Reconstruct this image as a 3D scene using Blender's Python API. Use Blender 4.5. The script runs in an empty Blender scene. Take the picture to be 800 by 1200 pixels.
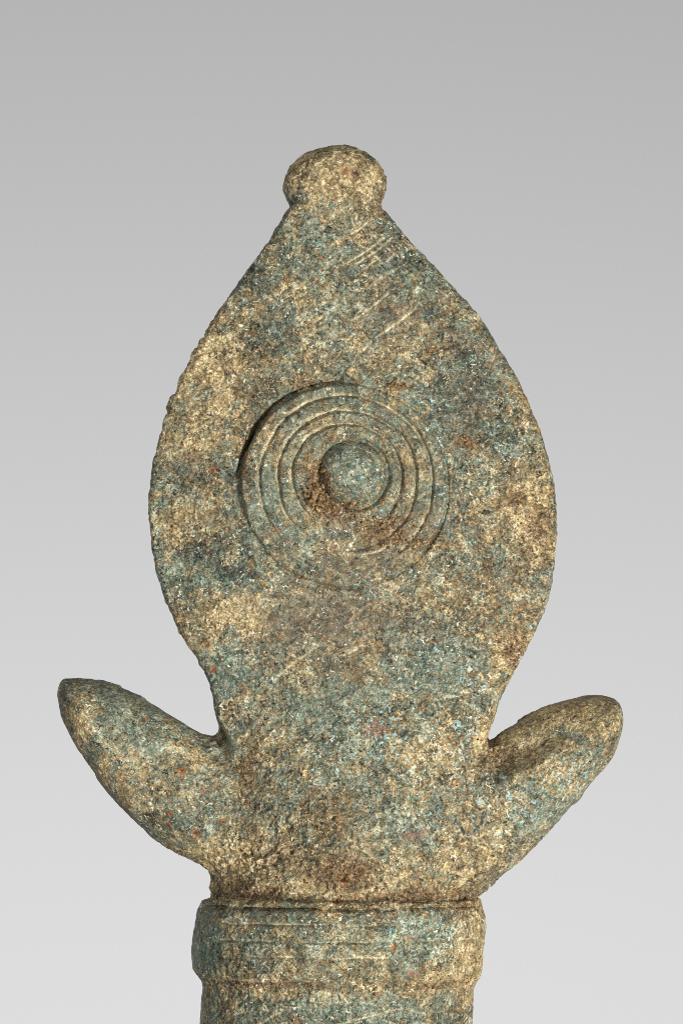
import bpy, math, random
import numpy as np

# ------------------------------------------------------------------ camera, world, lights
S = 0.00015                       # metres per pixel of the photograph (frame is 18 cm tall)
scene = bpy.context.scene
col = scene.collection
CX, CY = 400.0, 1200.0            # pixel that becomes x = 0 / z = 0


def P(u, v, w=0.0):               # photo pixel + depth towards the viewer -> metres
    return ((u - CX) * S, -w * S, (CY - v) * S)


DIST = 0.62
cam = bpy.data.cameras.new('camera')
cam.sensor_fit = 'VERTICAL'
cam.sensor_height = 36.0
cam.lens = 36.0 * DIST / (1200 * S)
cam.clip_start = 0.01
cam.clip_end = 20.0
camo = bpy.data.objects.new('camera', cam)
camo.location = (0.0, -DIST, 600 * S)
camo.rotation_euler = (math.radians(90), 0, 0)
col.objects.link(camo)
scene.camera = camo

world = bpy.data.worlds.new('World')
scene.world = world
world.use_nodes = True
bg = world.node_tree.nodes['Background']
bg.inputs[0].default_value = (0.95, 0.97, 1.0, 1)
bg.inputs[1].default_value = 0.235

scene.view_settings.view_transform = 'Standard'
scene.view_settings.look = 'None'
scene.view_settings.exposure = 0.0
scene.view_settings.gamma = 1.0
scene.render.film_transparent = False
scene.cycles.use_denoising = False
scene.cycles.filter_width = 0.95


def area(name, loc, target, sx, sy, power, color=(1, 1, 1), spread=180):
    import mathutils
    l = bpy.data.lights.new(name, 'AREA')
    l.shape = 'RECTANGLE'
    l.size, l.size_y = sx, sy
    l.energy = power
    l.color = color
    l.spread = math.radians(spread)
    o = bpy.data.objects.new(name, l)
    o.location = loc
    d = mathutils.Vector(target) - mathutils.Vector(loc)
    o.rotation_euler = d.to_track_quat('-Z', 'Y').to_euler()
    col.objects.link(o)
    return o


AIM = (0, 0, 0.085)
# soft key from the lower right, weaker soft fill from the upper front, strip washing the backdrop from below
area('key_softbox', (0.39, -0.55, -0.17), AIM, 0.12, 0.12, 2.85, (1.0, 0.975, 0.93), 110)
area('fill_softbox', (-0.30, -0.72, 0.42), AIM, 0.5, 0.5, 1.30, (0.96, 0.98, 1.0), 110)
area('backdrop_strip', (0, 0.30, -0.25), (0, 0.80, 0.02), 3.0, 0.06, 14.0, (1, 1, 1), 180)

# ------------------------------------------------------------------ backdrop
def new_mat(name):
    m = bpy.data.materials.new(name)
    m.use_nodes = True
    return m, m.node_tree, m.node_tree.nodes['Principled BSDF']


mb, nt, bs = new_mat('matte_grey_paper')
nz = nt.nodes.new('ShaderNodeTexNoise')
nz.inputs['Scale'].default_value = 900
nz.inputs['Detail'].default_value = 3
tcb = nt.nodes.new('ShaderNodeTexCoord')
nt.links.new(tcb.outputs['Object'], nz.inputs['Vector'])
rp = nt.nodes.new('ShaderNodeValToRGB')
rp.color_ramp.elements[0].color = (0.375, 0.375, 0.375, 1)
rp.color_ramp.elements[1].color = (0.390, 0.390, 0.390, 1)
nt.links.new(nz.outputs['Fac'], rp.inputs['Fac'])
nt.links.new(rp.outputs['Color'], bs.inputs['Base Color'])
bs.inputs['Roughness'].default_value = 1.0
bs.inputs['Specular IOR Level'].default_value = 0.0
me = bpy.data.meshes.new('backdrop')
me.from_pydata([(-1.8, 0.8, -0.9), (1.8, 0.8, -0.9), (1.8, 0.8, 1.2), (-1.8, 0.8, 1.2),
                (-1.8, 0.803, -0.9), (1.8, 0.803, -0.9), (1.8, 0.803, 1.2), (-1.8, 0.803, 1.2)], [],
               [(0, 1, 2, 3), (7, 6, 5, 4), (0, 4, 5, 1), (1, 5, 6, 2), (2, 6, 7, 3), (3, 7, 4, 0)])
bd = bpy.data.objects.new('backdrop', me)
bd['kind'] = 'structure'
bd['label'] = 'plain pale grey paper backdrop behind the bronze'
bd['category'] = 'backdrop'
me.materials.append(mb)
col.objects.link(bd)

# ------------------------------------------------------------------ noise helpers
def _hash(ix, iy, iz, seed):
    h = (ix.astype(np.uint32) * np.uint32(374761393) + iy.astype(np.uint32) * np.uint32(668265263)
         + iz.astype(np.uint32) * np.uint32(2147483647) + np.uint32((seed * 974634777) & 0xffffffff))
    h = (h ^ (h >> np.uint32(13))) * np.uint32(1274126177)
    h = (h ^ (h >> np.uint32(16))) * np.uint32(2246822519)
    h = h ^ (h >> np.uint32(15))
    return h.astype(np.float32) / np.float32(4294967295.0)


def vnoise(p, size, seed):        # value noise, about -1..1
    q = p / size + 1000.0
    i = np.floor(q)
    f = (q - i).astype(np.float32)
    i = i.astype(np.int64)
    f = f * f * f * (f * (f * 6 - 15) + 10)
    r = 0
    for dx in (0, 1):
        for dy in (0, 1):
            for dz in (0, 1):
                wgt = ((f[:, 0] if dx else 1 - f[:, 0]) * (f[:, 1] if dy else 1 - f[:, 1])
                       * (f[:, 2] if dz else 1 - f[:, 2]))
                r = r + wgt * _hash(i[:, 0] + dx, i[:, 1] + dy, i[:, 2] + dz, seed)
    return r * 2 - 1


def fbm(p, size, seed, octs=3, gain=0.5):
    r, a = 0, 1.0
    for o in range(octs):
        r = r + a * vnoise(p, size / (2 ** o), seed + o * 17)
        a *= gain
    return r


def sstep(a, b, x):
    t = np.clip((x - a) / (b - a), 0, 1)
    return t * t * (3 - 2 * t)


# ------------------------------------------------------------------ outlines (photo pixels)
def spline(pts, n=6):             # closed Catmull-Rom
    p = np.array(pts, float)
    out = []
    N = len(p)
    for i in range(N):
        a, b, c, d = p[i - 1], p[i], p[(i + 1) % N], p[(i + 2) % N]
        for t in np.linspace(0, 1, n, endpoint=False):
            out.append(0.5 * ((2 * b) + (-a + c) * t + (2 * a - 5 * b + 4 * c - d) * t * t
                              + (-a + 3 * b - 3 * c + d) * t ** 3))
    return np.array(out)


LEAF_L = [(366, 236), (338, 250), (318, 282), (290, 318), (262, 357), (240, 393), (222, 425), (205, 460), (192, 497),
          (184, 530), (178, 565), (176, 600), (179, 635), (186, 670), (197, 705), (212, 738), (230, 768),
          (245, 795), (252, 822), (257, 845), (263, 872), (278, 930), (300, 985)]
LEAF_R = [(520, 985), (552, 930), (567, 870), (575, 845), (588, 815), (602, 785), (620, 750), (635, 715), (645, 680), (650, 640),
          (650, 610), (646, 570), (638, 530), (625, 490), (608, 452), (585, 412), (560, 375), (535, 345),
          (500, 307), (470, 275), (451, 250), (425, 236)]
LUG_L = [(71, 799), (86, 795), (120, 798), (160, 815), (200, 839), (240, 861), (268, 878), (300, 905), (330, 945),
         (330, 1000), (300, 1022), (262, 1021), (238, 1014), (210, 1001), (180, 982), (150, 955), (125, 925), (100, 890), (80, 858), (69, 828)]
LUG_R = [(567, 873), (590, 858), (620, 839), (650, 826), (680, 818), (705, 816), (722, 821), (727, 836), (724, 860),
         (715, 884), (700, 905), (675, 935), (640, 975), (600, 1014), (575, 1034), (555, 1046), (510, 1040), (490, 1000), (490, 930), (520, 890)]


def sd_poly(poly, U, V):
    x, y = U.ravel().astype(np.float32), V.ravel().astype(np.float32)
    d = np.full(x.shape, 1e12, np.float32)
    ins = np.zeros(x.shape, bool)
    N = len(poly)
    for i in range(N):
        ax, ay = poly[i]
        bx, by = poly[(i + 1) % N]
        ex, ey = bx - ax, by - ay
        l2 = ex * ex + ey * ey
        if l2 < 1e-9:
            continue
        wx, wy = x - ax, y - ay
        t = np.clip((wx * ex + wy * ey) / l2, 0, 1)
        d = np.minimum(d, (wx - ex * t) ** 2 + (wy - ey * t) ** 2)
        c = ((ay <= y) & (by > y)) | ((by <= y) & (ay > y))
        if ey != 0:
            ins ^= c & (x < ax + (y - ay) * ex / ey)
    d = np.sqrt(d)
    d[ins] *= -1
    return d.reshape(U.shape)


# ------------------------------------------------------------------ distance field of the whole casting
VX = 2.2
V_END = 1345.0
ug = np.arange(56, 742, VX, dtype=np.float32)
vg = np.arange(160, V_END + 16, VX, dtype=np.float32)
wg = np.arange(-136, 138, VX, dtype=np.float32)
U2, V2 = np.meshgrid(ug, vg, indexing='ij')
d_leaf = sd_poly(spline(LEAF_L + LEAF_R), U2, V2)
d_ll = sd_poly(spline(LUG_L), U2, V2)
d_lr = sd_poly(spline(LUG_R), U2, V2)
jit = np.stack([U2.ravel(), V2.ravel(), np.zeros(U2.size)], 1)
wob = (fbm(jit, 34, 3, 3) * np.where(jit[:, 0] < 400, 1.0, 0.6)).reshape(U2.shape).astype(np.float32)
nick = sstep(.45, .95, vnoise(jit, 11, 213)) * np.where(jit[:, 0] < 400, 3.0, 1.2) * sstep(0, .5, vnoise(jit, 60, 217) + .3)
d_leaf = d_leaf + wob + nick.reshape(U2.shape).astype(np.float32)
d_ll = d_ll + wob
d_lr = d_lr + wob

# thickness of the leaf: thin and gently domed, swelling into the neck
h_leaf = 34 + 16 * (1 - np.clip(((U2 - 413) / 240) ** 2 + ((V2 - 570) / 330) ** 2, 0, 1)) + 26 * sstep(760, 1000, V2)
rb = 9.0


def smin(a, b, k):
    h = np.clip(0.5 + 0.5 * (b - a) / k, 0, 1)
    return b + (a - b) * h - k * h * (1 - h)


def rext(d2, w, h, r):
    q1, q2 = d2 + r, np.abs(w) - (h - r)
    return np.minimum(np.maximum(q1, q2), 0) + np.sqrt(np.maximum(q1, 0) ** 2 + np.maximum(q2, 0) ** 2) - r


def interp(v, pts):
    a = np.array(pts, float)
    return np.interp(v, a[:, 0], a[:, 1]).astype(np.float32)


NECK_C = interp(vg, [(700, 413), (870, 414), (1050, 401), (1400, 399)])
NECK_A = interp(vg, [(700, 90), (800, 118), (870, 138), (960, 148), (1050, 154), (1400, 154)])
NECK_B = interp(vg, [(700, 28), (780, 46), (870, 74), (960, 100), (1050, 112), (1400, 112)])
COL_L = interp(vg, [(1050, 241), (1056, 236), (1068, 231), (1090, 228), (1115, 225), (1134, 225), (1140, 229), (1149, 235), (1155, 237), (1180, 234), (1200, 232), (1345, 228)])
COL_R = interp(vg, [(1050, 561), (1060, 563), (1070, 567), (1085, 569), (1110, 567), (1136, 565), (1146, 562), (1154, 557), (1165, 555), (1200, 553), (1345, 550)])

nu, nv, nw = len(ug), len(vg), len(wg)
F = np.empty((nu, nv, nw), np.float32)
W = wg[None, :]
for j in range(nv):
    v = float(vg[j])
    u = ug[:, None]
    f = rext(d_leaf[:, j][:, None], W, h_leaf[:, j][:, None], rb) if v < 1000 else np.full((nu, nw), 1e3, np.float32)
    if v < 300:                  # rounded knob at the tip
        k = np.sqrt(((u - 392.5) / 61.0) ** 2 + ((v - 218.0) / 46.0) ** 2 + (W / 46.0) ** 2)
        f = smin(f, (k - 1) * 48, 12.0)
    if v > 690:
        c, a, b = NECK_C[j], NECK_A[j], NECK_B[j]
        k = np.sqrt(((u - c) / a) ** 2 + (W / b) ** 2)
        n = (k - 1) * np.minimum(a, b)
        n = np.maximum(n, max(700 - v, v - 1062))
        f = smin(f, n, 24.0)
        # lugs: round-sectioned tongues
        ll = rext(d_ll[:, j][:, None], W, 58.0, 52.0)
        f = smin(f, ll, 20.0)
        uu = u + 0 * W
        lr = rext(d_lr[:, j][:, None], W - 6, 58.0, 46.0)
        f = smin(f, lr, 10.0)
    if v > 1030:
        # collar and shaft: the axis leans so that the rings bow upwards at the front
        vv = v + 9.0 * (W / 120.0)
        L = np.interp(vv, vg, COL_L).astype(np.float32)
        R = np.interp(vv, vg, COL_R).astype(np.float32)
        c, a = (L + R) / 2, (R - L) / 2
        b = a * 0.74
        k = np.sqrt(((u - c) / a) ** 2 + (W / b) ** 2)
        s = (k - 1) * b
        s = np.maximum(s, np.maximum(1054 - vv, v - V_END))
        f = smin(f, s, 2.5)
    F[:, j, :] = f

# ------------------------------------------------------------------ surface nets
sg = F < 0
c8 = np.zeros((nu - 1, nv - 1, nw - 1), np.uint8)
for a in (0, 1):
    for b in (0, 1):
        for c in (0, 1):
            c8 += sg[a:nu - 1 + a, b:nv - 1 + b, c:nw - 1 + c]
act = (c8 > 0) & (c8 < 8)
ci = np.argwhere(act)
vid = np.full(act.shape, -1, np.int32)
vid[act] = np.arange(len(ci))
corner = [(a, b, c) for a in (0, 1) for b in (0, 1) for c in (0, 1)]
val = {k: F[ci[:, 0] + k[0], ci[:, 1] + k[1], ci[:, 2] + k[2]] for k in corner}
acc = np.zeros((len(ci), 3), np.float64)
cnt = np.zeros(len(ci))
for k in corner:
    for ax in range(3):
        if k[ax] == 0:
            k2 = list(k); k2[ax] = 1; k2 = tuple(k2)
            fa, fb = val[k], val[k2]
            m = (fa < 0) != (fb < 0)
            t = np.where(m, fa / np.where(m, fa - fb, 1), 0)
            pos = np.tile(np.array(k, float), (len(ci), 1))
            pos[:, ax] = t
            acc[m] += pos[m]
            cnt[m] += 1
pv = (ci + acc / cnt[:, None]) * VX + np.array([ug[0], vg[0], wg[0]])
quads = []
for ax in range(3):
    b, c = [(1, 2), (2, 0), (0, 1)][ax]
    sl0 = [slice(1, -1)] * 3; sl1 = [slice(1, -1)] * 3
    sl0[ax] = slice(0, -1); sl1[ax] = slice(1, None)
    s0, s1 = sg[tuple(sl0)], sg[tuple(sl1)]
    e = np.argwhere(s0 != s1)
    inside0 = s0[s0 != s1]
    off = np.ones(3, int); off[ax] = 0
    e = e + off
    q = []
    for db, dc in ((1, 1), (0, 1), (0, 0), (1, 0)):
        k = e.copy()
        k[:, b] -= db; k[:, c] -= dc
        q.append(vid[k[:, 0], k[:, 1], k[:, 2]])
    q = np.stack(q, 1)
    q[~inside0] = q[~inside0][:, ::-1]
    quads.append(q)
Q = np.concatenate(quads)
# (u, v, w) is mirrored with respect to (x, y, z): v runs down and w towards the viewer, so the winding stays as is
del F, sg, c8, act, vid, val

# subdivide once (edge and face points)
E = np.concatenate([Q[:, [0, 1]], Q[:, [1, 2]], Q[:, [2, 3]], Q[:, [3, 0]]])
Es = np.sort(E, 1)
key = Es[:, 0].astype(np.int64) * (len(pv) + 1) + Es[:, 1]
uk, inv = np.unique(key, return_inverse=True)
ea, eb = (uk // (len(pv) + 1)).astype(int), (uk % (len(pv) + 1)).astype(int)
n0, n1, nq = len(pv), len(uk), len(Q)
pts = np.concatenate([pv, (pv[ea] + pv[eb]) / 2, pv[Q].mean(1)])
ei = inv.reshape(4, nq) + n0
fc = np.arange(nq) + n0 + n1
Q = np.concatenate([np.stack([Q[:, 0], ei[0], fc, ei[3]], 1), np.stack([Q[:, 1], ei[1], fc, ei[0]], 1),
                    np.stack([Q[:, 2], ei[2], fc, ei[1]], 1), np.stack([Q[:, 3], ei[3], fc, ei[2]], 1)])
NP = len(pts)


def smooth(p, it, lam=0.6):
    A = np.concatenate([Q[:, 0], Q[:, 1], Q[:, 2], Q[:, 3]])
    B = np.concatenate([Q[:, 1], Q[:, 2], Q[:, 3], Q[:, 0]])
    deg = np.bincount(A, minlength=NP) + np.bincount(B, minlength=NP)
    for _ in range(it):
        s = np.stack([np.bincount(A, p[B, k], NP) + np.bincount(B, p[A, k], NP) for k in range(3)], 1)
        p = p + lam * (s / deg[:, None] - p)
    return p


def normals(p):
    d1, d2 = p[Q[:, 2]] - p[Q[:, 0]], p[Q[:, 3]] - p[Q[:, 1]]
    n = np.cross(d1, d2)
    r = np.stack([sum(np.bincount(Q[:, k], n[:, a], NP) for k in range(4)) for a in range(3)], 1)
    return r / np.maximum(np.linalg.norm(r, axis=1), 1e-9)[:, None]


pts = smooth(pts, 4)
nrm = normals(pts)
if (nrm[:, 2] * pts[:, 2]).mean() < 0:      # make normals point outwards in (u, v, w)
    Q = Q[:, ::-1].copy()
    nrm = -nrm
u, v, w = pts[:, 0].copy(), pts[:, 1].copy(), pts[:, 2].copy()
front = sstep(0.15, 0.6, nrm[:, 2])

# ------------------------------------------------------------------ masks (photo pixels) for relief and staining
def blobs(lst):
    r = np.zeros(NP)
    for (bu, bv, ru, rv, a) in lst:
        r = np.maximum(r, a * np.exp(-(((u - bu) / ru) ** 2 + ((v - bv) / rv) ** 2)))
    return r


m_tan = blobs([(250, 425, 70, 60, .8), (395, 205, 52, 34, 1.0), (275, 712, 45, 30, .9), (290, 1010, 80, 36, .6),
               (622, 600, 28, 55, .9), (596, 765, 28, 36, .8), (600, 872, 60, 24, .9), (670, 838, 55, 18, .9),
               (548, 1115, 26, 60, .8), (98, 850, 14, 26, .9), (126, 895, 8, 20, .9), (330, 360, 40, 40, .35),
               (225, 520, 28, 50, .5), (500, 900, 60, 60, .45), (540, 1000, 50, 40, .5), (360, 1150, 110, 8, .7),
               (220, 610, 30, 30, .5), (250, 740, 30, 30, .7), (620, 480, 20, 40, .4), (330, 870, 30, 50, .3),
               (420, 1025, 120, 24, .5), (640, 900, 80, 50, .2), (150, 900, 60, 60, .15), (690, 825, 20, 12, .8), (440, 760, 90, 60, .2), (400, 300, 60, 50, .25), (400, 1110, 150, 60, .3), (180, 880, 70, 60, .3), (450, 400, 100, 30, .2)])
m_teal = blobs([(255, 680, 50, 22, 1.0), (262, 780, 34, 44, .9), (400, 850, 110, 70, .55), (360, 830, 60, 40, .6),
                (170, 850, 80, 50, .7), (240, 935, 50, 40, .5), (400, 1175, 110, 34, .75), (242, 1110, 26, 44, .8),
                (414, 556, 38, 38, .8), (320, 600, 34, 60, .5), (500, 510, 36, 60, .5), (370, 320, 70, 50, .45),
                (500, 790, 80, 60, .5), (650, 930, 60, 50, .55), (470, 1090, 80, 30, .75), (370, 1085, 90, 30, .6),
                (500, 300, 60, 40, .45), (560, 420, 40, 60, .35), (580, 520, 30, 40, .4), (480, 930, 60, 60, .5),
                (190, 590, 16, 40, .5), (330, 390, 60, 30, .4), (400, 470, 80, 20, .3), (200, 665, 20, 30, .5)])
m_dark = blobs([(240, 645, 34, 18, .8), (272, 672, 26, 14, .8), (212, 690, 20, 24, .7), (305, 400, 30, 26, .8), (310, 455, 26, 26, .6), (222, 558, 20, 16, .7),
                (270, 560, 24, 22, .5), (545, 440, 40, 60, .5), (440, 310, 46, 36, .35), (77, 808, 9, 18, .8),
                (290, 1110, 46, 46, .45), (438, 183, 14, 7, 1.0), (505, 372, 12, 10, .9), (326, 372, 20, 14, .5),
                (250, 790, 26, 34, .5), (300, 1190, 40, 24, .5), (350, 1060, 90, 8, .5), (530, 1190, 30, 20, .4),
                (590, 510, 30, 20, .35), (600, 670, 26, 20, .4), (510, 750, 40, 26, .4), (360, 985, 30, 30, .35),
                (150, 960, 60, 16, .4), (345, 240, 10, 14, .6), (300, 330, 24, 20, .5), (365, 300, 40, 16, .3)])
m_umb = blobs([(390, 720, 100, 44, 1.0), (430, 655, 70, 22, .8), (460, 375, 44, 26, .7), (390, 770, 40, 30, .6),
               (545, 480, 34, 60, .5), (410, 600, 60, 60, .4), (480, 620, 50, 30, .6), (360, 1040, 80, 20, .3),
               (330, 640, 30, 30, .4), (430, 950, 60, 30, .3)])
ang = np.arctan2(v - 557, u - 415)
rd = np.hypot(u - 415, v - 557)
m_dirt = blobs([(374, 578, 18, 32, 1.2), (395, 515, 24, 6, .6), (395, 600, 30, 12, 1.1), (450, 625, 30, 16, 1.1), (490, 636, 34, 14, .6), (368, 560, 9, 22, 1.0),
                (545, 519, 16, 9, 1.1), (355, 448, 22, 10, .7), (288, 540, 8, 40, .6), (300, 500, 26, 10, .5),
                (400, 1012, 46, 24, 1.0), (300, 1035, 60, 14, .8), (480, 1040, 90, 10, .9), (545, 1050, 20, 14, .9),
                (602, 762, 22, 26, .9), (585, 885, 26, 20, .9), (292, 905, 16, 40, .7), (600, 580, 24, 26, .6),
                (625, 615, 20, 40, .7), (468, 455, 14, 8, .8), (385, 950, 24, 36, .6), (412, 207, 14, 14, .8),
                (448, 235, 9, 24, .9), (560, 690, 50, 60, .35), (520, 400, 30, 30, .4), (240, 590, 20, 20, .3), (205, 620, 16, 26, .5),
                (340, 1140, 100, 8, .6), (500, 1143, 60, 7, .7), (270, 1160, 20, 40, .4), (320, 1000, 60, 20, .5)]) * (w > 0)
m_rust = blobs([(216, 899, 5, 4.5, 1.3), (201, 949, 5, 5, 1.2), (200, 963, 4, 4, 1.1), (234, 971, 6, 5, 1.2), (263, 958, 5, 4, 1.0),
                (457, 773, 3.2, 3.2, 1.3), (253, 551, 6, 5, 1.1), (448, 588, 3, 4, 1.0), (395, 1044, 6, 4, 1.2),
                (404, 1022, 8, 10, .8), (245, 754, 4, 5, 1.1), (253, 783, 5, 5, 1.1), (460, 1096, 4, 4, 1.2), (190, 955, 4, 4, .8),
                (495, 694, 5, 3, .9), (352, 1180, 6, 5, .8), (428, 1155, 3, 3, 1.0), (412, 1195, 4, 4, 1.0), (545, 740, 5, 8, .6), (404, 205, 9, 12, .7)])
m_pink = blobs([(440, 850, 26, 16, 1.0), (486, 970, 18, 12, .9), (240, 925, 8, 14, .8), (480, 1125, 12, 6, 1.0), (480, 1085, 10, 6, .9), (470, 890, 30, 30, .4)])
m_blue = blobs([(430, 860, 70, 50, .7), (600, 930, 60, 50, .7), (560, 800, 40, 40, .6), (540, 855, 22, 18, 1.0), (480, 950, 36, 18, .9), (520, 760, 60, 50, .5), (670, 900, 30, 26, .9), (500, 470, 30, 24, .8), (515, 560, 12, 40, .9),
                (440, 685, 40, 14, .7), (385, 285, 30, 14, .7), (445, 265, 20, 10, .8), (330, 610, 30, 40, .5), (480, 1080, 50, 20, .9),
                (415, 550, 30, 30, .6), (600, 420, 40, 60, .35), (575, 520, 26, 40, .5), (560, 940, 60, 60, .4), (410, 890, 60, 40, .5)])

# ------------------------------------------------------------------ relief
# the round boss: raised most at its upper left rim, sinking into the leaf at the lower right
RINGS = [(404.0, 569.5, 120.0, 118.0), (406.0, 566.0, 100.0, 101.0), (407.0, 563.0, 80.0, 81.0), (406.5, 560.0, 63.5, 62.5), (414.5, 557.0, 38.0, 38.0)]
hum = fbm(pts, 26, 51, 3, .6) * 1.25 + fbm(pts, 70, 57, 1) * 1.3
rr = [np.hypot((u - c[0]) / c[2], (v - c[1]) / c[3]) * c[2] - c[2] + hum * (0.3 if c[2] < 50 else 0.85) for c in RINGS]
a0 = np.arctan2(-(v - 569.5), u - 404.0)
ul = 0.5 + 0.5 * np.cos(a0 - math.radians(143))          # 1 at the upper left, 0 at the lower right
rimh = 3.4 + 7.0 * ul ** 7
inside = 1 - sstep(-2.8, 1.0, rr[0])
slope = np.clip(-rr[0] / 80.0, 0, 1)
boss = inside * (rimh * (1 - 0.55 * slope) + 4.0 * slope)
# channel just outside the upper left rim
boss -= 15.0 * np.exp(-((rr[0] - 3.0) / 2.7) ** 2) * sstep(.70, .97, ul) * (0.75 + 0.35 * hum)
boss -= 3.4 * np.exp(-((rr[0] - 1.0) / 1.7) ** 2) * (1 - sstep(.5, .8, ul)) * sstep(-.6, .2, fbm(pts, 40, 19, 2) + .25)
dep = [5.4, 6.6, 6.2]
vis = 0.6 + 0.4 * sstep(-0.1, 0.25, fbm(pts, 50, 77, 2) * 0.5 + 0.3)
low = np.where(u > 455, sstep(612, 645, v), sstep(585, 615, v)) * (1 - 0.75 * np.exp(-((u - 440) / 40.) ** 2 - ((v - 645) / 14.) ** 2))
low2 = low * (1 - 0.45 * sstep(395, 340, u))
vis = vis * (1 - 0.82 * low2) * (0.8 + 0.2 * sstep(-.5, .1, fbm(pts, 15, 171, 2)))
lit_wall = np.zeros(NP)
for r_, d_ in zip(rr[1:4], dep):
    t = r_
    g = np.where(t < 0, np.exp(-(t / (1.5 + 1.3 * (1 - ul))) ** 2), np.exp(-(t / (1.5 + 1.4 * ul)) ** 2))   # steep inside wall, gentle outer wall
    boss -= d_ * g * vis
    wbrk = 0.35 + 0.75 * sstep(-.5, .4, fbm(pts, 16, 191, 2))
    lit_wall = np.maximum(lit_wall, 1.25 * wbrk * np.exp(-((t - (2.2 * (2 * ul - 1))) / 1.6) ** 2) * vis * (0.4 + 0.6 * sstep(.5, .85, ul)) * np.where((ul > .5) & (v > 575), .45, 1.0))  # painted light: pale line on the groove wall that faces the key
# moat and dome
t = rr[4]
boss -= 7.0 * np.exp(-((t - 2.0) / 3.0) ** 2) * (1 - 0.6 * blobs([(385, 595, 30, 22, 1), (450, 620, 40, 22, 1)]))
dd = np.clip(1 - ((t + 38.0) / 38.0) ** 2, 0, 1)
boss += np.where(t < 0, 25.0 * np.sqrt(dd) * 0.9 - 5, 0)
featsel = front * (v < 760)
dz = boss * featsel

# incised scratches
SCR = [((411, 278), (433, 261), 1.0), ((408, 311), (449, 282), 1.0), ((418, 312), (456, 285), .9), ((424, 270), (440, 281), .7),
       ((417, 286), (431, 295), .8), ((451, 311), (466, 300), .6), ((389, 259), (411, 243), .5), ((440, 398), (486, 364), 1.0), ((411, 379), (453, 348), .7),
       ((390, 400), (404, 390), .5), ((370, 381), (403, 356), .6), ((421, 415), (431, 407), .8), ((446, 290), (458, 299), .6),
       ((403, 766), (425, 754), .8), ((324, 794), (364, 762), .4), ((352, 853), (376, 838), .5), ((440, 335), (470, 315), .4), ((432, 340), (450, 326), .45),
       ((345, 276), (326, 290), .35), ((374, 288), (386, 299), .4), ((356, 404), (376, 388), .4), ((215, 425), (234, 416), .9), ((220, 415), (228, 424), .6),
       ((396, 1185), (470, 1168), .6), ((470, 1168), (492, 1176), .4), ((300, 1192), (338, 1168), .35), ((338, 1168), (398, 1159), .4), ((398, 1159), (450, 1164), .3), ((398, 648), (430, 649), .8), ((430, 649), (457, 638), .9),
       ((436, 302), (447, 312), .6), ((426, 292), (438, 303), .6), ((428, 318), (444, 306), .6), ((380, 300), (412, 276), .35), ((350, 340), (390, 312), .35)]
scr = np.zeros(NP); scp = np.zeros(NP)
sbrk = fbm(pts, 9, 93, 2)
for (a, b, k) in SCR:
    ex, ey = b[0] - a[0], b[1] - a[1]
    l2 = ex * ex + ey * ey
    t = ((u - a[0]) * ex + (v - a[1]) * ey) / l2
    tc = np.clip(t, 0, 1)
    bow = 1.3 * np.sin(np.pi * tc) * (1 if k > .6 else -1)
    d = np.hypot(u - a[0] - ex * tc + bow * ey / l2 ** .5, v - a[1] - ey * tc - bow * ex / l2 ** .5) + 0.45 * sbrk
    fade = (0.7 + 0.3 * np.sin(np.pi * tc)) * (0.65 + 0.35 * sstep(-.5, .3, sbrk))
    scr = np.maximum(scr, k * fade * np.exp(-(d / 1.4) ** 2))
    scp = np.maximum(scp, k * fade * np.exp(-(d / 1.5) ** 2))
dz -= 2.9 * scr * front

# grooves round the collar, bowing up at the front
va = v + 9.0 * (w / 120.0)
for (gv, gd, s0, s1) in [(1080.0, 4.2, 262, 480), (1099.0, 4.2, 250, 560), (1117.0, 3.0, 290, 450), (1145.0, 2.4, 200, 600)]:
    broken = (0.35 + 0.65 * sstep(-0.6, 0.05, fbm(pts, 34, int(gv), 2))) * sstep(s0 - 25, s0 + 25, u) * (1 - sstep(s1 - 25, s1 + 25, u))
    tt = va - gv + 1.0 * vnoise(pts, 30, int(gv) + 5) + .5 * vnoise(pts, 9, int(gv))
    g = np.where(tt > 0, np.exp(-(tt / 1.1) ** 2), np.exp(-(tt / 2.6) ** 2)) * broken
    dz -= gd * g * front
    lit_wall = np.maximum(lit_wall, 0.75 * np.exp(-((tt + 1.3) / 1.3) ** 2) * broken * front * (0.2 + 0.8 * sstep(-.3, .5, fbm(pts, 24, int(gv) + 3, 2))))  # light from below painted on the upper wall of each collar groove
# crevice between the collar and the neck
tt = va - 1061 + 1.2 * vnoise(pts, 30, 15)
dz -= 4.0 * front * sstep(1143.5, 1146.5, va + 0.9 * vnoise(pts, 18, 33))
dz -= 8.0 * np.exp(-(tt / 1.9) ** 2) * front * (0.35 + 0.65 * sstep(-0.5, .2, fbm(pts, 30, 8, 2)))
# ridge of the right lug: upper face falls back, lower face swells forward
ax_, ay_, bx_, by_ = 560.0, 925.0, 718.0, 842.0
ex, ey = bx_ - ax_, by_ - ay_
ln = math.hypot(ex, ey)
perp = ((u - ax_) * (-ey) + (v - ay_) * ex) / ln           # + below the ridge line
alo = ((u - ax_) * ex + (v - ay_) * ey) / ln
onlug = sstep(-8, 30, alo) * sstep(790, 812, v) * sstep(563, 590, u) * sstep(60, 0, perp * 0 + (v < 868) * 0 + np.clip(v - 1040, 0, 60))
dz += onlug * (-17 * sstep(-2, 20, -perp) * (1 - 0.55 * sstep(70, 150, alo)) - 0.12 * np.clip(-perp, 0, 45) + 6 * np.exp(-((perp - 10) / 16) ** 2))
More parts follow.
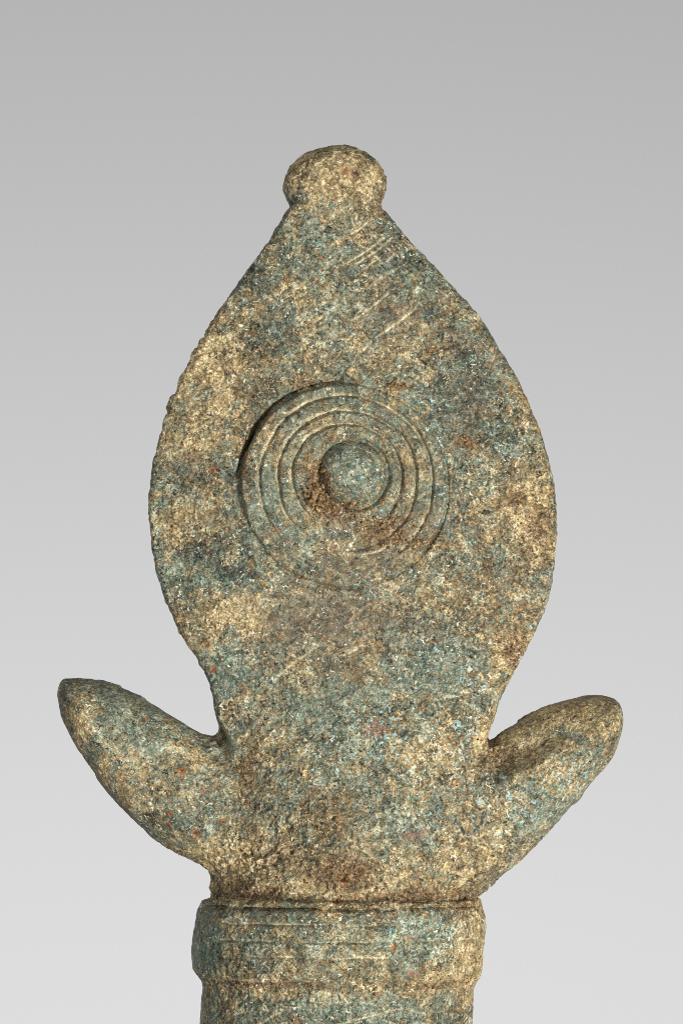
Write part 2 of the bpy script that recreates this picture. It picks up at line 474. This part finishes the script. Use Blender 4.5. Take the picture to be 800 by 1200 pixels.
# hollow where the lugs meet the neck
dz -= 20.0 * sstep(-.2, .2, nrm[:, 2]) * np.exp(-((u - 259 - 0.35 * (v - 860)) / 7.0) ** 2) * sstep(842, 862, v) * (1 - sstep(866, 882, v))
dz -= 8.0 * front * np.exp(-((u - 262 - 0.45 * (v - 872)) / 9.0) ** 2) * sstep(850, 872, v) * (1 - sstep(880, 960, v))
dz -= 5.0 * front * np.exp(-((u - 560 + 0.2 * (v - 872)) / 8.0) ** 2) * sstep(850, 872, v) * (1 - sstep(890, 950, v))

# corroded surface: broad waves, lumps, crust
rough = 0.8 + 0.9 * np.clip(m_dirt, 0, 1) + 0.35 * m_tan - 0.45 * np.clip(m_umb, 0, 1) + 0.5 * sstep(880, 1010, v) * (1 - sstep(1040, 1056, v))
rough = rough * (1 - 0.55 * inside * (v < 700)) * (1 - 0.55 * ((v > 790) & ((u < 240) | (u > 590))))
lum = fbm(pts, 46, 1, 2) * 1.6 + fbm(pts, 17, 21, 2, .6) * 0.85 * rough + fbm(pts, 7.0, 41, 2, .7) * 0.62 * rough
pit = sstep(0.25, 0.8, vnoise(pts, 6.0, 61)) * sstep(0.0, 0.7, vnoise(pts, 30, 67) + 0.2)
lump = sstep(0.35, 0.9, vnoise(pts, 8.0, 63)) * np.clip(m_dirt + 0.25 * m_tan, 0, 1.2)
crumb = sstep(0.3, 0.85, vnoise(pts, 13.0, 83)) * sstep(0.1, 0.6, vnoise(pts, 55, 87))
lum = lum - 1.9 * pit * rough + 3.2 * lump + 2.0 * crumb
fine = fbm(pts, 3.6, 71, 1) * 0.62 * rough
lum = lum + fine
# extra knobbliness of the left edge of the leaf
edge = (1 - sstep(0.0, 0.5, np.abs(nrm[:, 2])))
lum = lum + edge * ((0.6 * fbm(pts, 10, 131, 2) + 0.8 * fbm(pts, 24, 139, 2)) * np.where(u < 330, 1.0, 0.4) * (0.25 + 0.95 * sstep(-.4, .5, vnoise(pts, 50, 137))))
pts = pts + nrm * lum[:, None]
pts[:, 2] += dz
nrm2 = normals(pts)

relief = np.clip(0.5 + 0.16 * (lum - fbm(np.stack([u, v, w], 1), 46, 1, 2) * 1.6), 0, 1)

# ------------------------------------------------------------------ material: corroded bronze
M, nt, bs = new_mat('corroded_bronze')
N, L = nt.nodes, nt.links


def node(t, **kw):
    n = N.new(t)
    for k, val_ in kw.items():
        setattr(n, k, val_)
    return n


def put(sock, x):
    if hasattr(x, 'is_linked'):
        L.new(x, sock)
    else:
        sock.default_value = x


def math_(op, a, b=0.0, c=None, clamp=False):
    n = node('ShaderNodeMath', operation=op)
    n.use_clamp = clamp
    put(n.inputs[0], a)
    put(n.inputs[1], b)
    if c is not None:
        put(n.inputs[2], c)
    return n.outputs[0]


def attr(name):
    n = node('ShaderNodeAttribute')
    n.attribute_name = name
    return n.outputs['Fac']


def lin(c):
    r = []
    for x in c:
        x /= 255.0
        r.append(x / 12.92 if x <= 0.04045 else ((x + 0.055) / 1.055) ** 2.4)
    return (r[0], r[1], r[2], 1.0)


def mix(fac, a, b, mode='MIX'):
    n = node('ShaderNodeMix', data_type='RGBA', blend_type=mode)
    n.clamp_factor = True
    put(n.inputs[0], fac)
    put(n.inputs[6], a)
    put(n.inputs[7], b)
    return n.outputs[2]


def sm(x, a, b):                  # smoothstep
    n = node('ShaderNodeMapRange', interpolation_type='SMOOTHSTEP')
    put(n.inputs['Value'], x)
    n.inputs['From Min'].default_value = a
    n.inputs['From Max'].default_value = b
    return n.outputs[0]


tc = node('ShaderNodeTexCoord')
sc_ = node('ShaderNodeVectorMath', operation='SCALE')
L.new(tc.outputs['Object'], sc_.inputs[0])
sc_.inputs['Scale'].default_value = 1.0 / S        # photo pixels


def noise(size, detail=2.0, rough_=0.6, off=0.0, dist=0.0):
    ad = node('ShaderNodeVectorMath', operation='ADD')
    L.new(sc_.outputs[0], ad.inputs[0])
    ad.inputs[1].default_value = (off, off * 1.7, off * 0.6)
    n = node('ShaderNodeTexNoise')
    L.new(ad.outputs[0], n.inputs['Vector'])
    n.inputs['Scale'].default_value = 1.0 / size
    n.inputs['Detail'].default_value = detail
    n.inputs['Roughness'].default_value = rough_
    n.inputs['Distortion'].default_value = dist
    return n.outputs['Fac']


g_mid = noise(22, 5, .62, 11, .4)
g_small = noise(6.4, 2.0, .6, 37, 1.5)
g_fine = noise(3.1, 1.0, .6, 71, 0.9)
g_big = noise(70, 3, .6, 5)
c_src = math_('ADD', noise(30, 9, .70, 1101, .9), math_('MULTIPLY', attr('tan'), .13))
c_src = math_('SUBTRACT', c_src, math_('ADD', math_('MULTIPLY', attr('dark'), .11), math_('MULTIPLY', attr('teal'), .03)))
crust = sm(c_src, .45, .55)
c2_src = math_('ADD', noise(15, 8, .72, 1151, .8), math_('MULTIPLY', attr('dark'), .10))
slate = sm(math_('SUBTRACT', c2_src, math_('MULTIPLY', attr('tan'), .08)), .545, .60)
grain = math_('ADD', math_('MULTIPLY', math_('SUBTRACT', g_small, .5), 0.62), math_('MULTIPLY', math_('SUBTRACT', g_fine, .5), 0.52))
grain = math_('MULTIPLY', grain, math_('ADD', .8, math_('MULTIPLY', crust, .3)))
gk = math_('MULTIPLY', math_('SUBTRACT', 1.0, math_('MULTIPLY', attr('smooth'), 0.38)), math_('ADD', 0.55, math_('MULTIPLY', noise(34, 3, .6, 1001), 0.85)))
tone = math_('ADD', math_('ADD', 0.5, math_('MULTIPLY', math_('SUBTRACT', g_mid, .5), 0.36)), math_('MULTIPLY', grain, gk))
tone = math_('ADD', tone, math_('MULTIPLY', math_('SUBTRACT', g_big, 0.5), 0.07))
tone = math_('ADD', tone, math_('SUBTRACT', math_('MULTIPLY', math_('SUBTRACT', crust, .5), .065), math_('MULTIPLY', slate, .075)))
tone = math_('ADD', tone, math_('MULTIPLY', attr('tan'), 0.06))
tone = math_('SUBTRACT', tone, math_('MULTIPLY', attr('dark'), 0.11))
tone = math_('ADD', tone, math_('MULTIPLY', math_('SUBTRACT', attr('relief'), 0.5), 0.12))


def ramp(fac, stops):
    n = node('ShaderNodeValToRGB')
    e = n.color_ramp.elements
    while len(e) < len(stops):
        e.new(0.5)
    for el, (p_, c_) in zip(e, stops):
        el.position = p_
        el.color = lin(c_)
    put(n.inputs['Fac'], fac)
    return n.outputs['Color']


warm = ramp(tone, [(.26, (36, 31, 21)), (.40, (86, 75, 53)), (.50, (124, 108, 76)), (.60, (159, 138, 96)), (.78, (224, 206, 160))])
cool = ramp(tone, [(.26, (33, 38, 31)), (.40, (77, 83, 68)), (.50, (111, 117, 98)), (.60, (146, 151, 129)), (.78, (216, 219, 200))])
umber = ramp(tone, [(.22, (50, 44, 35)), (.42, (82, 74, 60)), (.55, (104, 95, 79)), (.80, (164, 152, 128))])
h_mid = noise(22, 5, .65, 113, .5)
h_small = noise(5, 2, .6, 151)
hue = math_('ADD', math_('MULTIPLY', h_mid, 0.66), math_('MULTIPLY', h_small, 0.50))
hue = math_('ADD', math_('ADD', hue, 0.004), math_('MULTIPLY', attr('teal'), 0.14))
hue = math_('SUBTRACT', hue, math_('MULTIPLY', attr('tan'), 0.16))
hue = math_('SUBTRACT', hue, math_('MULTIPLY', attr('dirt'), 0.12))
hue = math_('SUBTRACT', hue, math_('MULTIPLY', math_('SUBTRACT', crust, .5), 0.07))
colr = mix(sm(hue, .50, .68), warm, cool)
colr = mix(math_('MULTIPLY', math_('MULTIPLY', attr('umber'), .75), sm(math_('ADD', noise(18, 4, .6, 201), math_('MULTIPLY', attr('umber'), .35)), .42, .72)), colr, umber)
# green-grey copper salts in patches
gm = math_('MULTIPLY', sm(math_('ADD', noise(9, 4, .7, 301, .5), math_('MULTIPLY', attr('teal'), 0.18)), .60, .80), 0.65)
colr = mix(gm, colr, ramp(tone, [(.26, (26, 43, 35)), (.42, (62, 88, 73)), (.56, (100, 131, 111)), (.78, (190, 216, 194))]))
# brown soil
dm = sm(math_('ADD', math_('MULTIPLY', attr('dirt'), 0.60), math_('MULTIPLY', noise(9, 4, .65, 401), 0.75)), .56, .86)
dcol = ramp(math_('ADD', math_('MULTIPLY', g_small, .55), math_('MULTIPLY', g_fine, .45)),
            [(.32, (36, 26, 18)), (.45, (88, 68, 46)), (.57, (130, 104, 72)), (.72, (192, 162, 118))])
colr = mix(math_('MULTIPLY', dm, .85), colr, dcol)
# small ochre flecks everywhere
of = math_('MULTIPLY', sm(noise(7.0, 3, .65, 501, 1.0), .585, .67), sm(noise(40, 2, .5, 511), .40, .58))
colr = mix(math_('MULTIPLY', of, .62), colr, lin((176, 122, 66)))
# black pits
bp = math_('MULTIPLY', sm(noise(5.6, 2.5, .65, 601, 1.2), .60, .67), math_('ADD', 0.42, math_('MULTIPLY', sm(noise(46, 2, .5, 611), .45, .6), .6)))
colr = mix(bp, colr, lin((26, 26, 22)))
# pale flecks
pf = math_('MULTIPLY', sm(noise(5.4, 2.5, .65, 701, 1.2), .60, .675), math_('ADD', .42, math_('MULTIPLY', sm(noise(50, 2, .5, 711), .45, .62), .65)))
colr = mix(pf, colr, lin((226, 216, 186)))
# turquoise flecks
tf = math_('MULTIPLY', sm(math_('ADD', noise(5.0, 2.0, .6, 801, .8), math_('MULTIPLY', attr('blue'), .11)), .645, .73), math_('MULTIPLY', .72, sm(math_('ADD', noise(26, 3, .6, 1301), math_('MULTIPLY', attr('blue'), .22)), .46, .60)))
colr = mix(tf, colr, lin((158, 202, 204)))
tg = math_('MULTIPLY', sm(math_('ADD', noise(5.4, 2.0, .6, 821, .8), math_('MULTIPLY', attr('teal'), .07)), .67, .77), 0.6)
colr = mix(tg, colr, lin((86, 160, 134)))
# rust spots, cuprite pink
colr = mix(math_('MULTIPLY', sm(math_('ADD', attr('rust'), math_('ADD', math_('MULTIPLY', math_('SUBTRACT', g_small, .5), 1.6), math_('MULTIPLY', math_('SUBTRACT', g_fine, .5), .9))), .48, .80), .9), colr,
           ramp(g_small, [(.35, (56, 30, 16)), (.52, (118, 72, 40)), (.68, (182, 122, 68))]))
rr_ = math_('MULTIPLY', sm(noise(4.4, 1.5, .5, 901), .73, .77), .8)
colr = mix(rr_, colr, lin((112, 58, 32)))
colr = mix(math_('MULTIPLY', sm(math_('ADD', math_('MULTIPLY', attr('pink'), .5), noise(8, 3, .6, 931)), .74, 1.0), .42), colr, lin((160, 112, 94)))
# light painted on ring and collar groove walls; bare, pale scratches
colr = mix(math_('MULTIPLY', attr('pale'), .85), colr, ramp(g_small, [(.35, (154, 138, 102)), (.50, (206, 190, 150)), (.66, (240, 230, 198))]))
L.new(colr, bs.inputs['Base Color'])
put(bs.inputs['Roughness'], math_('ADD', 0.34, math_('ADD', math_('MULTIPLY', crust, .22), math_('MULTIPLY', g_small, 0.34))))
bs.inputs['Specular IOR Level'].default_value = 0.4
bm1 = node('ShaderNodeBump')
bm1.inputs['Strength'].default_value = 0.8
bm1.inputs['Distance'].default_value = 2.3 * S
put(bm1.inputs['Height'], math_('ADD', math_('MULTIPLY', crust, .7), math_('ADD', math_('MULTIPLY', g_small, .8), math_('SUBTRACT', math_('MULTIPLY', g_fine, .7), math_('MULTIPLY', bp, .5)))))
L.new(bm1.outputs['Normal'], bs.inputs['Normal'])

# ------------------------------------------------------------------ split the casting into its parts
pale = np.clip(np.maximum(lit_wall * (0.7 + 0.6 * (vnoise(np.stack([u, v, w], 1), 9, 301) * .5 + .5)), scp * 1.25), 0, 1)
m_smooth = np.clip(np.maximum(np.maximum(m_umb, 0.85 * inside * (v < 700)), blobs([(350, 1066, 80, 8, .8), (410, 1105, 30, 8, .6), (400, 1125, 100, 10, .5), (330, 1180, 1, 1, 0), (640, 935, 60, 50, .6), (440, 640, 60, 60, .4), (160, 880, 80, 60, .7), (393, 215, 50, 40, .5), (480, 760, 60, 40, .4), (640, 850, 70, 30, .4)])), 0, 1) * (1 - 0.8 * np.clip(m_dirt, 0, 1))
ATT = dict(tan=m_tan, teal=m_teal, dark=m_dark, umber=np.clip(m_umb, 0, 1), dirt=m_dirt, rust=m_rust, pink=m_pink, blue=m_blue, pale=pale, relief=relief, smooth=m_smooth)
xyz = np.stack([(pts[:, 0] - CX) * S, -pts[:, 2] * S, (CY - pts[:, 1]) * S], 1).astype(np.float32)
nxyz = np.stack([nrm2[:, 0], -nrm2[:, 2], -nrm2[:, 1]], 1).astype(np.float32)
# (u,v,w) -> (u,-w,-v) mirrors, so part_obj reverses the winding

fu, fv, fw = u[Q].mean(1), v[Q].mean(1), w[Q].mean(1)
fn = nrm[Q][:, :, 2].mean(1)
fva = va[Q].mean(1)
frr = [r_[Q].mean(1) for r_ in rr]
part = np.full(len(Q), 'leaf', dtype=object)
part[fv < 247] = 'knob'
part[fv > 850] = 'neck'
isl = (fv > 780) & (fu < 263 + np.clip((fv - 872), 0, 90) * 0.5 - np.clip(fv - 962, 0, 60) * 0.95) & (fu < 312) & ((fv > 872) | (fu < 250 - (872 - fv) * 0.4)) & (fv < 1030)
part[isl] = 'lug_l'
isr = (fv > 800) & (fu > 567 - np.clip(fv - 873, 0, 80) * 0.25 + np.clip(fv - 953, 0, 90) * 0.12) & ((fv > 873) | (fu > 575 + (873 - fv) * 0.0)) & (fv < 1046)
isr &= (fv > 868) | (fu > 567 + (873 - fv) * 0.9)
part[isr] = 'lug_r'
part[fva > 1061] = 'collar0'
part[fva > 1080] = 'collar1'
part[fva > 1099] = 'collar2'
part[fva > 1117] = 'collar3'
part[fva > 1148] = 'shaft'
fr = (fn > 0.2) & (fv < 760)
for i, nm in enumerate(['ring0', 'ring1', 'ring2', 'ring3', 'dome']):
    part[fr & (frr[i] < (1.0 if i == 0 else 0.0))] = nm

root = bpy.data.objects.new('bronze_finial', None)
root.empty_display_size = 0.02
root.location = P(399, V_END, 0)
root['label'] = 'corroded bronze finial: leaf-shaped plate with ringed boss, tip knob and two ear lugs'
root['category'] = 'finial'
col.objects.link(root)
rl = np.array(root.location, np.float32)


def part_obj(name, sel, parent, label=None):
    q = Q[sel][:, ::-1]
    ids, idx = np.unique(q, return_inverse=True)
    idx = idx.reshape(q.shape)
    m = bpy.data.meshes.new(name)
    m.vertices.add(len(ids))
    m.vertices.foreach_set('co', (xyz[ids] - rl).ravel())
    m.loops.add(q.size)
    m.loops.foreach_set('vertex_index', idx.ravel().astype(np.int32))
    m.polygons.add(len(q))
    m.polygons.foreach_set('loop_start', (np.arange(len(q)) * 4).astype(np.int32))
    m.polygons.foreach_set('use_smooth', np.ones(len(q), bool))
    m.update(calc_edges=True)
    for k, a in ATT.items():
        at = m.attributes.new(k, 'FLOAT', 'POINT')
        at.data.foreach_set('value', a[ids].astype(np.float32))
    m.normals_split_custom_set_from_vertices(nxyz[ids])
    m.materials.append(M)
    o = bpy.data.objects.new(name, m)
    o.parent = parent
    if label:
        o['label'] = label
    col.objects.link(o)
    return o


part_obj('leaf_plate', part == 'leaf', root)
part_obj('tip_knob', part == 'knob', root, 'rounded tan knob at the tip of the leaf plate')
part_obj('neck', part == 'neck', root)
part_obj('ear_lug', part == 'lug_l', root, 'smooth greenish ear lug dotted with rust spots')
part_obj('ear_lug', part == 'lug_r', root, 'ridged ear lug with a brown upper face and pale lower face')
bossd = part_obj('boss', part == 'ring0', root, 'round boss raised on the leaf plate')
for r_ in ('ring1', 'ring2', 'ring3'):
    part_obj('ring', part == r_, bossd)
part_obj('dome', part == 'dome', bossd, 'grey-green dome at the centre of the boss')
collar = part_obj('collar', part == 'collar0', root, 'raised collar with incised lines')
for c_ in ('collar1', 'collar2', 'collar3'):
    part_obj('band', part == c_, collar)
part_obj('shaft', part == 'shaft', root)

# ------------------------------------------------------------------ clinging soil grains
ms, nt, bs = new_mat('dry_soil')
N, L = nt.nodes, nt.links
tc = node('ShaderNodeTexCoord')
sc_ = node('ShaderNodeVectorMath', operation='SCALE')
L.new(tc.outputs['Object'], sc_.inputs[0])
sc_.inputs['Scale'].default_value = 1.0 / S
sf, sf2 = noise(5, 2, .6, 3), noise(2.5, 1, .5, 43)
L.new(ramp(math_('ADD', math_('MULTIPLY', sf, .6), math_('MULTIPLY', sf2, .4)),
           [(.34, (44, 33, 23)), (.46, (98, 78, 54)), (.58, (142, 115, 80)), (.72, (208, 180, 136))]), bs.inputs['Base Color'])
bs.inputs['Roughness'].default_value = 0.95
bs.inputs['Specular IOR Level'].default_value = 0.1

rng = np.random.default_rng(5)
ph = (1 + 5 ** 0.5) / 2
ICO = np.array([(-1, ph, 0), (1, ph, 0), (-1, -ph, 0), (1, -ph, 0), (0, -1, ph), (0, 1, ph), (0, -1, -ph), (0, 1, -ph),
                (ph, 0, -1), (ph, 0, 1), (-ph, 0, -1), (-ph, 0, 1)]) / math.sqrt(1 + ph * ph)
ICF = np.array([(0, 11, 5), (0, 5, 1), (0, 1, 7), (0, 7, 10), (0, 10, 11), (1, 5, 9), (5, 11, 4), (11, 10, 2), (10, 7, 6), (7, 1, 8),
                (3, 9, 4), (3, 4, 2), (3, 2, 6), (3, 6, 8), (3, 8, 9), (4, 9, 5), (2, 4, 11), (6, 2, 10), (8, 6, 7), (9, 8, 1)])


def soil(parent, spots, zone):
    cand = np.where(zone & (nrm[:, 2] > 0.2))[0]
    V_, F_ = [], []
    for (bu, bv, su, sv, n, r0, r1) in spots:
        wt = np.exp(-((u[cand] - bu) / su) ** 2 - ((v[cand] - bv) / sv) ** 2)
        pick = rng.choice(cand, n, p=wt / wt.sum())
        for k in pick:
            r = (r0 + (r1 - r0) * rng.random() ** 2.5) * S
            rot = np.linalg.qr(rng.normal(size=(3, 3)))[0]
            s3 = np.array([1, .6 + .5 * rng.random(), .5 + .4 * rng.random()])
            q = ((ICO * (0.5 + 0.9 * rng.random((12, 1)))) * s3) @ rot * r
            F_.append(ICF + 12 * len(V_) if np.linalg.det(rot) > 0 else ICF[:, ::-1] + 12 * len(V_))
            V_.append(q + xyz[k] - rl + nxyz[k] * r * 0.0)
    V_, F_ = np.concatenate(V_), np.concatenate(F_)
    m = bpy.data.meshes.new('soil_crust')
    m.from_pydata(V_.tolist(), [], F_.tolist())
    m.materials.append(ms)
    o = bpy.data.objects.new('soil_crust', m)
    o.parent = parent
    o['kind'] = 'stuff'
    o['label'] = 'brown grains of soil clinging to the bronze'
    col.objects.link(o)


soil(root, [(372, 570, 7, 20, 60, 1.4, 6.0), (384, 592, 14, 9, 55, 1.4, 6.0), (440, 616, 30, 10, 70, 1.0, 4.5), (485, 630, 32, 11, 60, 1.0, 3.6),
            (545, 518, 10, 6, 26, 1.2, 3.6), (288, 530, 4, 40, 30, 1.0, 2.6), (350, 452, 24, 8, 30, 1.0, 2.6), (468, 453, 12, 6, 18, 1.2, 3.5),
            (400, 1015, 40, 22, 90, 1.0, 3.4), (400, 1046, 130, 6, 150, 1.0, 3.0), (300, 1020, 50, 20, 60, 1.0, 2.6), (545, 1048, 16, 10, 36, 1.0, 3.0),
            (585, 884, 24, 18, 70, 1.0, 2.8), (602, 762, 20, 24, 60, 1.0, 2.6), (292, 905, 10, 36, 50, 1.0, 2.8), (620, 610, 20, 40, 60, 1.0, 2.6),
            (385, 950, 20, 36, 40, 1.0, 3.0), (340, 1142, 90, 5, 60, 1.0, 2.4), (500, 1144, 50, 5, 40, 1.0, 2.6), (400, 960, 5, 5, 3, 3, 5)],
     np.ones(NP, bool))
print('verts', NP, 'faces', len(Q))
